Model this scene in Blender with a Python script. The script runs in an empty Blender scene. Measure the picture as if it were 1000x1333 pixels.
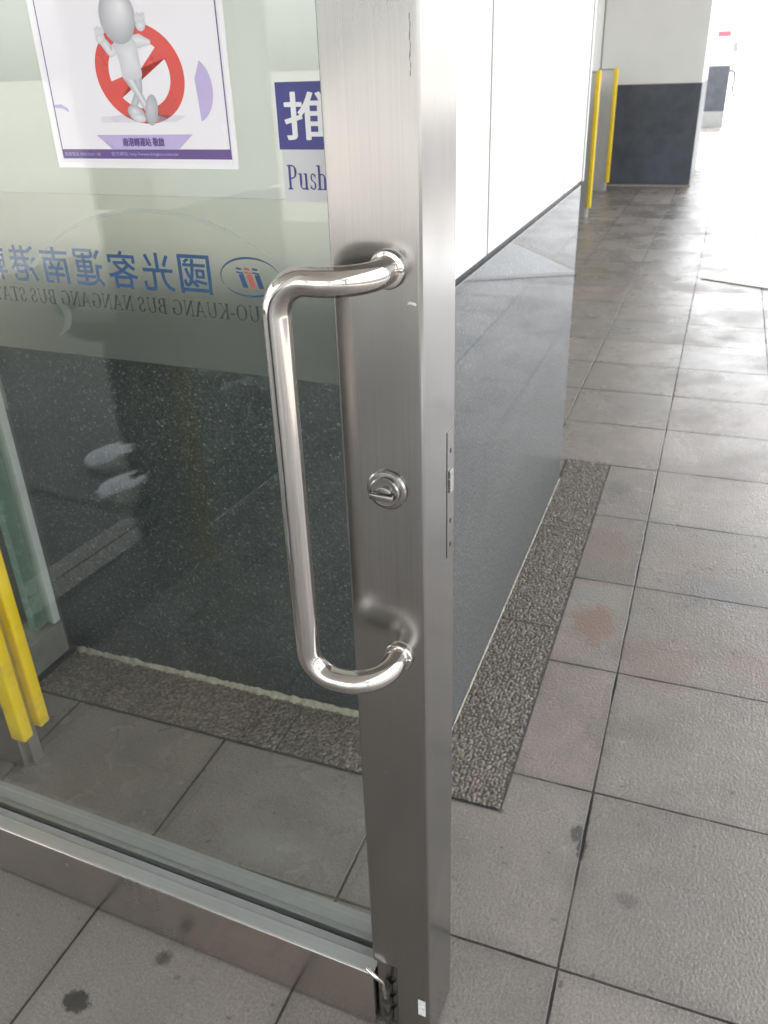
import bpy, bmesh, math, random
import numpy as np
from mathutils import Vector, Matrix
R = math.radians
random.seed(7); rng = np.random.default_rng(7)
S = bpy.context.scene
COL = S.collection

# ------------------------------------------------------------------ camera, sky, sun, exposure
cam = bpy.data.cameras.new('camera'); co = bpy.data.objects.new('camera', cam); COL.objects.link(co)
M3 = Matrix(((0.93537384, -0.13906128, 0.3251734), (0.35216218, 0.45078271, -0.82022969), (-0.03252035, 0.88173517, 0.47062248)))
co.matrix_world = Matrix.Translation((0, 0, 1.5)) @ M3.to_4x4()
cam.sensor_fit = 'AUTO'; cam.sensor_width = 36; cam.lens = 36 * 1085.37 / 1333.0
cam.clip_start = 0.02; cam.clip_end = 3000
cam.dof.use_dof = True; cam.dof.focus_distance = 1.0; cam.dof.aperture_fstop = 11
S.camera = co
SUN_EL, SUN_AZ = 62, -20          # azimuth measured from +Y towards +X
w = bpy.data.worlds.new('World'); S.world = w; w.use_nodes = True
nt = w.node_tree; sky = nt.nodes.new('ShaderNodeTexSky'); sky.sky_type = 'NISHITA'; sky.sun_disc = False
sky.sun_elevation = R(SUN_EL); sky.sun_rotation = R(SUN_AZ); sky.dust_density = 3.0; sky.air_density = 1.0
bg = nt.nodes['Background']; bg.inputs[1].default_value = 0.15
hs = nt.nodes.new('ShaderNodeHueSaturation'); hs.inputs['Saturation'].default_value = .20     # hazy white sky
nt.links.new(sky.outputs[0], hs.inputs['Color']); nt.links.new(hs.outputs[0], bg.inputs[0])
sl = bpy.data.lights.new('sun', 'SUN'); sl.energy = 2.2; sl.angle = R(0.6); sl.color = (1, .96, .9)
so = bpy.data.objects.new('sun', sl); COL.objects.link(so)
d = Vector((math.sin(R(SUN_AZ)) * math.cos(R(SUN_EL)), math.cos(R(SUN_AZ)) * math.cos(R(SUN_EL)), math.sin(R(SUN_EL))))
so.rotation_euler = d.to_track_quat('Z', 'Y').to_euler(); so.location = d * 60
S.view_settings.view_transform = 'Standard'; S.view_settings.look = 'None'; S.view_settings.gamma = 1
S.view_settings.exposure = 2.8
S.render.engine = 'CYCLES'
S.cycles.use_denoising = True; S.cycles.denoising_prefilter = 'ACCURATE'; S.cycles.denoising_input_passes = 'RGB_ALBEDO_NORMAL'
S.cycles.use_adaptive_sampling = False
S.cycles.max_bounces = 12; S.cycles.transparent_max_bounces = 24; S.cycles.transmission_bounces = 10
S.cycles.sample_clamp_indirect = 12

# ------------------------------------------------------------------ node helpers
class NB:
    def __init__(s, name):
        s.m = bpy.data.materials.new(name); s.m.use_nodes = True
        s.t = s.m.node_tree; s.b = s.t.nodes['Principled BSDF']; s.out = s.t.nodes['Material Output']
        s.tc = s.n('ShaderNodeTexCoord'); s.obj = s.tc.outputs['Object']
    def n(s, typ, **kw):
        n = s.t.nodes.new(typ)
        for k, v in kw.items(): setattr(n, k, v)
        return n
    def l(s, a, b): s.t.links.new(a, b)
    def put(s, sock, v):
        if isinstance(v, (int, float)): sock.default_value = v
        elif isinstance(v, (tuple, list)): sock.default_value = v
        else: s.l(v, sock)
    def math(s, op, a, b=0.0, c=None):
        n = s.n('ShaderNodeMath', operation=op); s.put(n.inputs[0], a); s.put(n.inputs[1], b)
        if c is not None: s.put(n.inputs[2], c)
        return n.outputs[0]
    def mapping(s, scale, vec=None, loc=(0, 0, 0)):
        n = s.n('ShaderNodeMapping'); n.inputs['Scale'].default_value = scale; n.inputs['Location'].default_value = loc
        s.l(vec or s.obj, n.inputs[0]); return n.outputs[0]
    def noise(s, scale, detail=4, rough=.55, vec=None):
        n = s.n('ShaderNodeTexNoise'); n.inputs['Scale'].default_value = scale; n.inputs['Detail'].default_value = detail
        n.inputs['Roughness'].default_value = rough; s.l(vec or s.obj, n.inputs['Vector']); return n.outputs['Fac']
    def ramp(s, fac, stops):
        n = s.n('ShaderNodeValToRGB'); e = n.color_ramp.elements
        while len(e) > 1: e.remove(e[-1])
        for i, (p, c) in enumerate(stops):
            x = e[0] if i == 0 else e.new(p)
            x.position = p; x.color = (*c, 1) if len(c) == 3 else c
        s.l(fac, n.inputs[0]); return n.outputs[0]
    def maprange(s, v, a, b, c, d_):
        n = s.n('ShaderNodeMapRange'); s.put(n.inputs[0], v)
        for i, x in enumerate((a, b, c, d_)): n.inputs[i + 1].default_value = x
        return n.outputs[0]
    def mix(s, fac, a, b, blend='MIX'):
        n = s.n('ShaderNodeMix', data_type='RGBA', blend_type=blend); s.put(n.inputs[0], fac)
        for sock, v in ((n.inputs[6], a), (n.inputs[7], b)):
            if isinstance(v, tuple): sock.default_value = (*v, 1) if len(v) == 3 else v
            else: s.l(v, sock)
        return n.outputs[2]
    def bump(s, h, strength, dist=.002, prev=None):
        n = s.n('ShaderNodeBump'); n.inputs['Strength'].default_value = strength; n.inputs['Distance'].default_value = dist
        s.l(h, n.inputs['Height'])
        if prev is not None: s.l(prev, n.inputs['Normal'])
        return n.outputs[0]
    def set(s, **kw):
        for k, v in kw.items():
            k = {'color': 'Base Color', 'rough': 'Roughness', 'metal': 'Metallic', 'normal': 'Normal', 'spec': 'Specular IOR Level',
                 'coat': 'Coat Weight', 'coatr': 'Coat Roughness', 'trans': 'Transmission Weight', 'ior': 'IOR', 'sub': 'Subsurface Weight', 'aniso': 'Anisotropic'}[k]
            if isinstance(v, tuple) and len(v) == 3: v = (*v, 1)
            s.put(s.b.inputs[k], v)
        return s.m
    def xyz(s):
        n = s.n('ShaderNodeSeparateXYZ'); s.l(s.obj, n.inputs[0]); return n.outputs

def plain(name, col, rough=.5, metal=0, var=.12, scale=25, coat=0, bump=0):
    b = NB(name); f = b.noise(scale, 5)
    c = b.mix(b.maprange(f, .3, .7, 0, 1), tuple(x * (1 - var) for x in col), tuple(min(1, x * (1 + var)) for x in col))
    kw = {}
    if bump: kw['normal'] = b.bump(b.noise(scale * 6, 4), bump, .001)
    return b.set(color=c, rough=b.maprange(f, .3, .7, max(0, rough - .06), min(1, rough + .06)), metal=metal, coat=coat, **kw)

# ------------------------------------------------------------------ materials
def mat_tiles():
    b = NB('pavement_tiles'); x, y, z = b.xyz()
    wob = b.math('MULTIPLY', b.math('SUBTRACT', b.noise(9, 3), .5), .003)
    def cell(v, off, pitch):
        u = b.math('DIVIDE', b.math('SUBTRACT', b.math('ADD', v, wob), off), pitch)
        fl = b.math('FLOOR', u)
        fr = b.math('SUBTRACT', u, fl)
        dist = b.math('MULTIPLY', b.math('MINIMUM', fr, b.math('SUBTRACT', 1.0, fr)), pitch)
        return fl, dist
    cx, dx = cell(x, -0.085, .4525); cy, dy = cell(y, 1.010, .4545)
    dmin = b.math('MINIMUM', dx, dy)
    comb = b.n('ShaderNodeCombineXYZ'); b.l(cx, comb.inputs[0]); b.l(cy, comb.inputs[1])
    wn = b.n('ShaderNodeTexWhiteNoise', noise_dimensions='3D'); b.l(comb.outputs[0], wn.inputs[0])
    tilev = wn.outputs['Value']
    base = b.ramp(tilev, [(0, (.205, .185, .165)), (.3, (.285, .253, .224)), (.6, (.238, .217, .196)), (.8, (.300, .240, .205)), (1, (.315, .282, .250))])
    big = b.noise(2.3, 5); mid = b.noise(11, 5); fine = b.noise(170, 3, .6)
    c = b.mix(b.maprange(big, .35, .65, 0, .55), base, (.165, .153, .138))
    c = b.mix(b.maprange(mid, .4, .8, 0, .35), c, (.225, .198, .175))
    c = b.mix(b.maprange(fine, .35, .7, .0, .5), c, (.095, .091, .086))
    c = b.mix(b.maprange(b.noise(260, 2, .6), .52, .72, 0, .45), c, (.34, .325, .305))
    c = b.mix(b.maprange(b.noise(5.5, 6, .65), .48, .75, 0, .5), c, (.135, .130, .122))
    # reddish wear, pale crust, oil and rust stains, each at its own place
    def spot(cx_, cy_, rx, ry, nscale, lo, hi):
        u = b.math('DIVIDE', b.math('SUBTRACT', x, cx_), rx); v = b.math('DIVIDE', b.math('SUBTRACT', y, cy_), ry)
        r = b.math('SQRT', b.math('ADD', b.math('MULTIPLY', u, u), b.math('MULTIPLY', v, v)))
        r = b.math('ADD', r, b.math('MULTIPLY', b.math('SUBTRACT', b.noise(nscale, 6, .74), .5), 1.5))
        return b.maprange(r, lo, hi, 1, 0)
    for (px, py, rx, ry, ns, lo, hi, col, k) in [
        (-.17, 2.20, .13, .17, 16, .75, 1.0, (.235, .225, .205), .75), (-.18, 2.14, .085, .12, 22, .6, 1.0, (.215, .150, .120), .85),
        (.02, 2.0, .12, .13, 14, .6, 1.1, (.215, .158, .130), .6), (.22, 2.0, .12, .08, 14, .6, 1.1, (.225, .215, .20), .5), (-.20, 2.62, .10, .18, 12, .5, 1.1, (.200, .150, .122), .55),
        (.10, 2.6, .16, .18, 12, .5, 1.2, (.200, .155, .130), .45), (.30, 2.05, .16, .13, 12, .5, 1.2, (.205, .16, .135), .5),
        (-.10, 1.335, .017, .03, 60, .6, 1.0, (.05, .05, .052), .7), (-.085, 1.30, .012, .04, 60, .6, 1.0, (.04, .04, .04), .8),
        (-.377, 1.20, .02, .022, 60, .5, 1.1, (.16, .095, .045), .75), (-.40, 1.25, .016, .03, 60, .5, 1.1, (.17, .10, .05), .6),
        (-.905, .655, .032, .024, 50, .7, .95, (.03, .027, .024), .9), (-.80, .78, .02, .02, 60, .5, 1.0, (.04, .038, .034), .7),
        (-1.18, .60, .05, .04, 40, .4, 1.1, (.24, .16, .05), .6), (-.74, 1.08, .10, .05, 25, .4, 1.2, (.27, .265, .25), .65), (-.70, .93, .07, .05, 30, .4, 1.2, (.11, .105, .09), .6),
        (.02, 1.20, .03, .02, 60, .5, 1.1, (.10, .097, .09), .6), (.13, 2.42, .14, .10, 20, .5, 1.1, (.14, .14, .145), .5), (-.80, .86, .5, .05, 16, .6, 1.2, (.115, .11, .09), .5),
        (-.22, 3.05, .05, .1, 20, .5, 1.1, (.10, .10, .095), .5)]:
        c = b.mix(b.math('MULTIPLY', spot(px, py, rx, ry, ns, lo, hi), k), c, col)
    c = b.mix(b.math('MULTIPLY', b.maprange(b.noise(31, 2, .5), .70, .735, 0, 1), .55), c, (.075, .068, .06))
    c = b.mix(b.math('MULTIPLY', b.maprange(b.noise(19, 3, .6), .69, .75, 0, 1), .4), c, (.36, .335, .30))
    # joints: width and colour change along the line
    jn = b.noise(5, 4)
    jw = b.maprange(jn, .35, .7, .0024, .0052)
    jm = b.math('SUBTRACT', 1.0, b.math('DIVIDE', dmin, jw)); jm = b.maprange(jm, 0, .5, 0, 1)
    jc = b.ramp(b.noise(3.1, 3), [(.44, (.022, .021, .02)), (.60, (.045, .042, .038)), (.74, (.15, .135, .115))])
    c = b.mix(b.math('MULTIPLY', jm, b.maprange(jn, .3, .6, .7, 1.0)), c, jc)
    edge = b.maprange(dmin, 0, .03, .22, 0)
    c = b.mix(edge, c, (.07, .066, .06))
    wet = b.noise(2.4, 5, .62)
    rough = b.math('ADD', b.maprange(wet, .36, .64, .11, .38), b.math('MULTIPLY', b.math('SUBTRACT', mid, .5), .12))
    rough = b.math('ADD', rough, b.maprange(wn.outputs['Color'], 0, 1, -.05, .10))
    rip = b.noise(1, 3, .55, b.mapping((150, 105, 100)))
    # every tile sits a fraction of a degree off level
    gm = b.n('ShaderNodeNewGeometry'); va = b.n('ShaderNodeVectorMath', operation='MULTIPLY_ADD'); b.l(wn.outputs['Color'], va.inputs[0])
    va.inputs[1].default_value = (.022, .022, 0); va.inputs[2].default_value = (-.011, -.011, 0)
    vb = b.n('ShaderNodeVectorMath', operation='ADD'); b.l(va.outputs[0], vb.inputs[0]); b.l(gm.outputs['Normal'], vb.inputs[1])
    vc = b.n('ShaderNodeVectorMath', operation='NORMALIZE'); b.l(vb.outputs[0], vc.inputs[0])
    nrm = b.bump(rip, .75, .0024, vc.outputs[0]); nrm = b.bump(fine, .3, .001, nrm)
    nrm = b.bump(b.math('MULTIPLY', jm, -1.0), .6, .003, nrm)
    nrm = b.bump(big, .25, .01, nrm)
    b.set(spec=b.math('MULTIPLY', b.math('SUBTRACT', 1.0, jm), .5))
    return b.set(color=c, rough=rough, normal=nrm)

def mat_granite():
    b = NB('polished_granite')
    v = b.n('ShaderNodeTexVoronoi'); v.inputs['Scale'].default_value = 215; b.l(b.obj, v.inputs['Vector'])
    sp = b.ramp(v.outputs['Color'], [(0, (.018, .0205, .022)), (.5, (.036, .0445, .048)), (.8, (.066, .076, .080)), (1, (.27, .285, .29))])
    n1 = b.noise(420, 3, .7)
    c = b.mix(b.maprange(n1, .5, .75, 0, .7), sp, (.085, .09, .092))
    c = b.mix(b.maprange(b.noise(3, 4), .35, .7, 0, .35), c, (.03, .035, .037))
    scr = b.noise(1, 4, .6, b.mapping((5, 5, 1.2)))
    rough = b.math('ADD', b.maprange(scr, .35, .7, .02, .06), b.maprange(n1, .5, .75, 0, .05))
    # splashed-up dust and speckle, kept to the +x face to leave the other dark
    x, y, z = b.xyz()
    du = b.math('MULTIPLY', b.maprange(b.math('ADD', z, b.math('MULTIPLY', b.noise(5, 5, .6), .5)), .75, 1.25, 1, 0), b.maprange(x, .575, .58, 0, 1))
    grain = b.ramp(b.noise(150, 4, .8), [(.36, (.026, .029, .029)), (.50, (.082, .084, .082)), (.62, (.24, .243, .235)), (.72, (.42, .42, .41))])
    c = b.mix(b.math('MULTIPLY', du, .8), c, grain)
    return b.set(color=c, rough=b.maprange(n1, .35, .7, .34, .5), spec=.30, coat=b.math('MULTIPLY', b.math('SUBTRACT', 1.0, b.math('MULTIPLY', du, .78)), .50), coatr=b.maprange(scr, .35, .7, .008, .025))

def mat_steel(name, base=(.345, .337, .326), rough=.20, stretch=(420, 420, 1.6), amt=.018, bump=.004, dirt=0.34):
    b = NB(name)
    br = b.noise(1, 4, .6, b.mapping(stretch)); sm = b.noise(5.5, 2, .45); st = b.noise(1, 4, .6, b.mapping((22, 22, 4)))
    c = b.mix(b.maprange(br, .3, .7, 0, 1), tuple(x * .93 for x in base), tuple(x * 1.05 for x in base))
    c = b.mix(b.maprange(sm, .5, .75, 0, dirt), c, tuple(x * .55 for x in base))
    r = b.math('ADD', b.math('ADD', b.maprange(br, .3, .7, rough - amt, rough + amt), b.maprange(sm, .28, .75, -.035, .08)), b.maprange(st, .35, .75, -.015, .03))
    return b.set(color=c, metal=1.0, rough=r, normal=b.bump(br, bump, .0004))

def mat_glass():
    b = NB('clear_glass'); t = b.t
    tr = b.n('ShaderNodeBsdfTransparent'); tr.inputs[0].default_value = (.942, .96, .936, 1)
    gl = b.n('ShaderNodeBsdfGlossy'); gl.inputs['Roughness'].default_value = 0.0; gl.inputs[0].default_value = (1, 1, 1, 1)
    lw = b.n('ShaderNodeLayerWeight'); lw.inputs[0].default_value = .5
    f = b.math('ADD', .037, b.math('MULTIPLY', b.math('POWER', lw.outputs['Facing'], 5.0), .965))
    mx = b.n('ShaderNodeMixShader'); b.l(f, mx.inputs[0]); b.l(tr.outputs[0], mx.inputs[1]); b.l(gl.outputs[0], mx.inputs[2])
    # a thin film of street dust on the pane
    df = b.n('ShaderNodeBsdfDiffuse'); df.inputs[0].default_value = (.6, .6, .57, 1)
    dust = b.math('ADD', b.maprange(b.noise(1, 5, .6, b.mapping((30, 30, 3.0))), .45, .8, .0, .012), b.maprange(b.noise(6, 5), .5, .8, 0, .008))
    m2 = b.n('ShaderNodeMixShader'); b.l(dust, m2.inputs[0]); b.l(mx.outputs[0], m2.inputs[1]); b.l(df.outputs[0], m2.inputs[2])
    b.l(m2.outputs[0], b.out.inputs[0]); t.nodes.remove(b.b); return b.m

def mat_film():
    b = NB('frosted_film')
    rf = b.n('ShaderNodeBsdfRefraction'); rf.inputs['Roughness'].default_value = .36; rf.inputs['IOR'].default_value = 1.42
    rf.inputs[0].default_value = (.97, .97, .95, 1)
    tl = b.n('ShaderNodeBsdfTranslucent'); tl.inputs[0].default_value = (.85, .87, .84, 1)
    df = b.n('ShaderNodeBsdfDiffuse'); df.inputs[0].default_value = (.75, .77, .74, 1)
    m1 = b.n('ShaderNodeMixShader'); m1.inputs[0].default_value = .05; b.l(rf.outputs[0], m1.inputs[1]); b.l(tl.outputs[0], m1.inputs[2])
    m2 = b.n('ShaderNodeMixShader'); b.put(m2.inputs[0], b.maprange(b.noise(1.5, 4), .3, .7, .012, .026)); b.l(m1.outputs[0], m2.inputs[1]); b.l(df.outputs[0], m2.inputs[2])
    b.l(m2.outputs[0], b.out.inputs[0]); b.t.nodes.remove(b.b); return b.m

def mat_attr(name, rough=.6):
    b = NB(name); a = b.n('ShaderNodeAttribute'); a.attribute_name = 'pebble_colour'
    c = b.mix(b.maprange(b.noise(300, 3), .3, .7, 0, .5), a.outputs['Color'], (.05, .048, .045))
    return b.set(color=c, rough=rough, normal=b.bump(b.noise(500, 3), .3, .0005))

def mat_leaf():
    b = NB('leaf'); oi = b.noise(3, 3); c = b.ramp(oi, [(.3, (.035, .075, .02)), (.7, (.10, .16, .045))])
    b.set(color=c, rough=.5); tl = b.n('ShaderNodeBsdfTranslucent'); b.l(c, tl.inputs[0])
    mx = b.n('ShaderNodeMixShader'); mx.inputs[0].default_value = .35; b.l(b.b.outputs[0], mx.inputs[1]); b.l(tl.outputs[0], mx.inputs[2])
    b.l(mx.outputs[0], b.out.inputs[0]); return b.m

TILES = mat_tiles(); GRAN = mat_granite()
STEEL = mat_steel('brushed_steel'); STEELH = mat_steel('brushed_steel_rail', base=(.60, .565, .525), stretch=(2.2, 420, 420)); CHROME = mat_steel('polished_steel', (.64, .61, .575), .075, (30, 30, 6), .006, .0, .2)
DCHROME = mat_steel('dull_chrome', (.36, .365, .38), .045, (60, 60, 60), .006, 0, .1)
BEAD = mat_steel('satin_aluminium', (.66, .67, .68), .22, (3, 200, 200), .05, .02, .15)
BEADM = plain('matt_bead', (.30, .30, .305), .5, .35, .08, 40)
LSTEEL = mat_steel('bright_guard_steel', (.68, .66, .63), .36, (300, 300, 2), .03, .01, .15)
CAPA = mat_steel('rail_cap_aluminium', (.58, .59, .605), .46, (2, 200, 200), .03, .005, .1)
GLASS = mat_glass(); FILM = mat_film(); LEAF = mat_leaf()
WHITE = plain('white_panel', (.80, .80, .775), .35, 0, .02, 3)
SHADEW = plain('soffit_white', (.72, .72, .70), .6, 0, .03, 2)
DGREY = plain('dark_gap', (.10, .095, .085), .6)
ALU = plain('grey_aluminium', (.42, .43, .42), .35, .7, .06)
FRAMEP = plain('pale_grey_paint', (.52, .56, .53), .45, 0, .05)
SILLM = plain('sill_metal', (.22, .215, .19), .5, .2, .12, 30)
TEAL = plain('green_glass_edge', (.17, .25, .215), .25, 0, .06)
JOINTG = plain('joint_sealant', (.24, .235, .22), .7, 0, .1)
SEAL = plain('cream_sealant', (.34, .315, .26), .8, 0, .25, 60, bump=.3)
PLINTH = plain('slate_plinth', (.080, .087, .105), .45, 0, .2, 6)
def mat_yellow():
    b = NB('yellow_foam'); g = b.noise(18, 6, .65); g2 = b.noise(1, 4, .6, b.mapping((60, 60, 9)))
    c = b.mix(b.maprange(b.noise(5, 4), .3, .7, 0, 1), (.80, .55, .012), (.90, .64, .03))
    c = b.mix(b.maprange(g, .56, .74, 0, .55), c, (.34, .25, .06)); c = b.mix(b.maprange(g2, .6, .8, 0, .4), c, (.42, .33, .12))
    return b.set(color=c, rough=b.maprange(g, .3, .7, .36, .6), normal=b.bump(b.noise(90, 3), .15, .001))
YELLOW = mat_yellow()
GRIT = plain('strip_mortar', (.055, .052, .047), .85, 0, .3, 80)
ASPH = plain('asphalt', (.055, .055, .056), .8, 0, .25, 40, bump=.4)
KERB = plain('kerb_stone', (.33, .32, .30), .7, 0, .15, 20)
EARTH = plain('ground_concrete', (.30, .29, .27), .8, 0, .15, .6)
PLAZA = plain('smooth_plaza_stone', (.42, .425, .425), .25, 0, .15, 5)
PALEB = plain('pale_border_stone', (.74, .67, .57), .5, 0, .15, 30)
BARK = plain('bark', (.10, .075, .05), .9, 0, .3, 20, bump=.5)
INTF = plain('interior_floor', (.075, .075, .072), .4, 0, .1, 3)
INTW = plain('interior_wall', (.16, .15, .13), .6, 0, .1, 2)
BLACKP = plain('black_plastic', (.02, .02, .022), .4)
DARKST = mat_steel('dull_steel', (.20, .195, .185), .4)
PAPER = plain('laminated_paper', (.80, .775, .82), .25, 0, .02, 4, coat=.6)
LAM = plain('laminate_border', (.84, .82, .85), .12, 0, .02, 4, coat=1)
PURP = plain('print_purple', (.105, .055, .24), .3, 0, .05, coat=.5)
LILAC = plain('print_lilac', (.47, .40, .66), .3, 0, .1, 10, coat=.5)
RED = plain('print_red', (.66, .06, .045), .3, 0, .1, 14, coat=.5)
MAN1 = plain('print_grey_light', (.43, .43, .48), .3, 0, .05, coat=.5)
MAN2 = plain('print_grey', (.31, .31, .355), .3, 0, .1, 40, coat=.5)
MAN3 = plain('print_grey_dark', (.20, .20, .245), .3, 0, .1, 40, coat=.5)
PALESH = plain('print_pale_shadow', (.64, .62, .68), .3, 0, .05, coat=.5)
NAVY = plain('sign_navy', (.045, .045, .24), .35, 0, .06)
SIGNW = plain('sign_white', (.80, .80, .82), .35, 0, .02)
FROSTW = plain('sign_strip', (.62, .62, .64), .4, 0, .03)
INKB = plain('ink_blue', (.03, .095, .27), .5, 0, .12, 60)
INKG = plain('ink_grey', (.035, .045, .05), .5, 0, .15, 60)
INKR = plain('ink_red', (.62, .14, .12), .5, 0, .1)
def mat_swoosh():
    b = NB('film_swoosh'); b.set(color=(.40, .44, .50), rough=.6); b.b.inputs['Alpha'].default_value = .26; return b.m
SWSH = mat_swoosh()
PINK = plain('print_pink', (.75, .12, .16), .4)
PEBBLE = mat_attr('pebbles', .5)
def mat_print():
    b = NB('figure_print'); a = b.n('ShaderNodeAttribute'); a.attribute_name = 'print_colour'; return b.set(color=a.outputs['Color'], rough=.3, coat=.5)
PRINT = mat_print()
STICK = plain('worn_sticker', (.62, .62, .60), .5, 0, .3, 200)

# ------------------------------------------------------------------ mesh helpers
def tag(o, label=None, cat=None, group=None, kind=None):
    if label: o['label'] = label
    if cat: o['category'] = cat
    if group: o['group'] = group
    if kind: o['kind'] = kind
    return o
def empty(name, loc, label, cat, rz=0, group=None):
    o = bpy.data.objects.new(name, None); COL.objects.link(o); o.location = loc; o.rotation_euler = (0, 0, rz)
    o.empty_display_size = .1; o['kind'] = 'thing'
    return tag(o, label, cat, group)
def link(name, bm, mats, parent=None, smooth=False):
    me = bpy.data.meshes.new(name); bm.normal_update(); bm.to_mesh(me); bm.free()
    for m in (mats if isinstance(mats, (list, tuple)) else [mats]): me.materials.append(m)
    if smooth:
        for p in me.polygons: p.use_smooth = True
        if smooth != True: me.set_sharp_from_angle(angle=R(smooth))
    o = bpy.data.objects.new(name, me); COL.objects.link(o)
    if parent: o.parent = parent
    return o
def box(bm, x0, x1, y0, y1, z0, z1, mi=0, bev=0, seg=2):
    r = bmesh.ops.create_cube(bm, size=1); vs = r['verts']
    for v in vs: v.co = Vector((x0 + (v.co.x + .5) * (x1 - x0), y0 + (v.co.y + .5) * (y1 - y0), z0 + (v.co.z + .5) * (z1 - z0)))
    fs = {f for v in vs for f in v.link_faces}
    for f in fs: f.material_index = mi
    if bev:
        es = list({e for v in vs for e in v.link_edges})
        bmesh.ops.bevel(bm, geom=es, offset=bev, segments=seg, affect='EDGES', profile=.5, material=-1)
def B(name, mat, parent, *boxes, bev=0, smooth=False):
    bm = bmesh.new()
    for b_ in boxes: box(bm, *b_[:6], mi=b_[6] if len(b_) > 6 else 0, bev=bev)
    return link(name, bm, mat, parent, smooth)
def tube(bm, pts, rad, n=20, caps=True):
    pts = [Vector(p) for p in pts]; rings = []; up = None
    for i, p in enumerate(pts):
        t = (pts[min(i + 1, len(pts) - 1)] - pts[max(i - 1, 0)]).normalized()
        if up is None: up = t.orthogonal().normalized()
        up = (up - t * up.dot(t)).normalized(); sd = t.cross(up)
        r = rad[i] if isinstance(rad, (list, tuple)) else rad
        rings.append([bm.verts.new(p + up * (r * math.cos(2 * math.pi * k / n)) + sd * (r * math.sin(2 * math.pi * k / n))) for k in range(n)])
    for a, b in zip(rings, rings[1:]):
        for k in range(n): bm.faces.new((a[k], a[(k + 1) % n], b[(k + 1) % n], b[k]))
    if caps: bm.faces.new(list(reversed(rings[0]))); bm.faces.new(rings[-1])
def lathe(bm, prof, org, axis='y', n=32, sign=-1):
    """prof: (radius, height) pairs, revolved about an axis through org; height runs along sign*axis"""
    rings = []
    for r, h in prof:
        ring = []
        for k in range(n):
            a = 2 * math.pi * k / n; c, s_ = r * math.cos(a), r * math.sin(a)
            if axis == 'y': p = (org[0] + c, org[1] + sign * h, org[2] + s_)
            elif axis == 'x': p = (org[0] + sign * h, org[1] + c, org[2] + s_)
            else: p = (org[0] + c, org[1] + s_, org[2] + sign * h)
            ring.append(bm.verts.new(p))
        rings.append(ring)
    for a, b in zip(rings, rings[1:]):
        for k in range(n): bm.faces.new((a[k], a[(k + 1) % n], b[(k + 1) % n], b[k]))
    bm.faces.new(rings[0]); bm.faces.new(rings[-1])
    bmesh.ops.recalc_face_normals(bm, faces=bm.faces)
def bend(pts, rads, n=10):
    """round the inner corners of a poly-line"""
    pts = [Vector(p) for p in pts]; out = [pts[0]]
    for i in range(1, len(pts) - 1):
        p, a, b = pts[i], (pts[i - 1] - pts[i]).normalized(), (pts[i + 1] - pts[i]).normalized()
        ang = a.angle(b); t = rads[i - 1] / math.tan(ang / 2); p0, p1 = p + a * t, p + b * t
        c = p + (a + b).normalized() * (rads[i - 1] / math.sin(ang / 2)); r0, r1 = p0 - c, p1 - c
        tot = r0.angle(r1)
        for k in range(n + 1):
            f = k / n
            out.append(c + (r0 * math.sin((1 - f) * tot) + r1 * math.sin(f * tot)) / math.sin(tot))
    out.append(pts[-1]); return out
def sheet(name, poly, z, mat, kind='structure', thick=0):
    bm = bmesh.new(); vs = [bm.verts.new((x, y, z)) for x, y in poly]; f = bm.faces.new(vs)
    if f.normal.z < 0: f.normal_flip()
    if thick:
        r = bmesh.ops.extrude_face_region(bm, geom=[f]); 
        for v in r['geom']:
            if isinstance(v, bmesh.types.BMVert): v.co.z -= thick
        bmesh.ops.recalc_face_normals(bm, faces=bm.faces)
    o = link(name, bm, mat); o['kind'] = kind; return o

# ------------------------------------------------------------------ the ground
sheet('ground', [(-1500, -1500), (1500, -1500), (1500, 1500), (-1500, 1500)], -.16, EARTH)
sheet('pavement', [(-1.62, -9), (3.2, -9), (3.2, 32), (-1.62, 32)], 0, TILES, thick=.15)
sheet('interior_floor', [(-7.4, -1.6), (-1.625, -1.6), (-1.625, 14), (-7.4, 14)], -.004, INTF, thick=.1)
sheet('road', [(3.36, -60), (14, -60), (14, 120), (3.36, 120)], -.13, ASPH)
sheet('kerb', [(3.204, -60), (3.354, -60), (3.354, 120), (3.204, 120)], .0, KERB, thick=.15)
sheet('far_pavement', [(14.2, -60), (60, -60), (60, 120), (14.2, 120)], -.02, EARTH, thick=.1)
sheet('forecourt', [(-8, 32.004), (3.2, 32.004), (3.2, 120), (-8, 120)], -.01, EARTH, thick=.1)
# a diagonal plaza of smooth stone with a pale border, its corner pointing at the building
V = Vector((-.06, 6.85)); e1 = Vector((.57, .82)).normalized(); e2 = Vector((.89, -.45)).normalized()
def P2(a, b): p = V + e1 * a + e2 * b; return (p.x, p.y)
sheet('plaza_joint', [P2(-.006, -.006), P2(1.955, -.006), P2(1.955, 2.605), P2(-.006, 2.605)], .0035, GRIT)
sheet('plaza', [P2(.10, .10), P2(1.85, .10), P2(1.85, 2.6), P2(.10, 2.6)], .006, PLAZA)
sheet('plaza_border', [P2(0, 0), P2(1.95, 0), P2(1.95, .092), P2(.092, .092), P2(.092, 2.6), P2(0, 2.6)], .007, PALEB)

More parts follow.
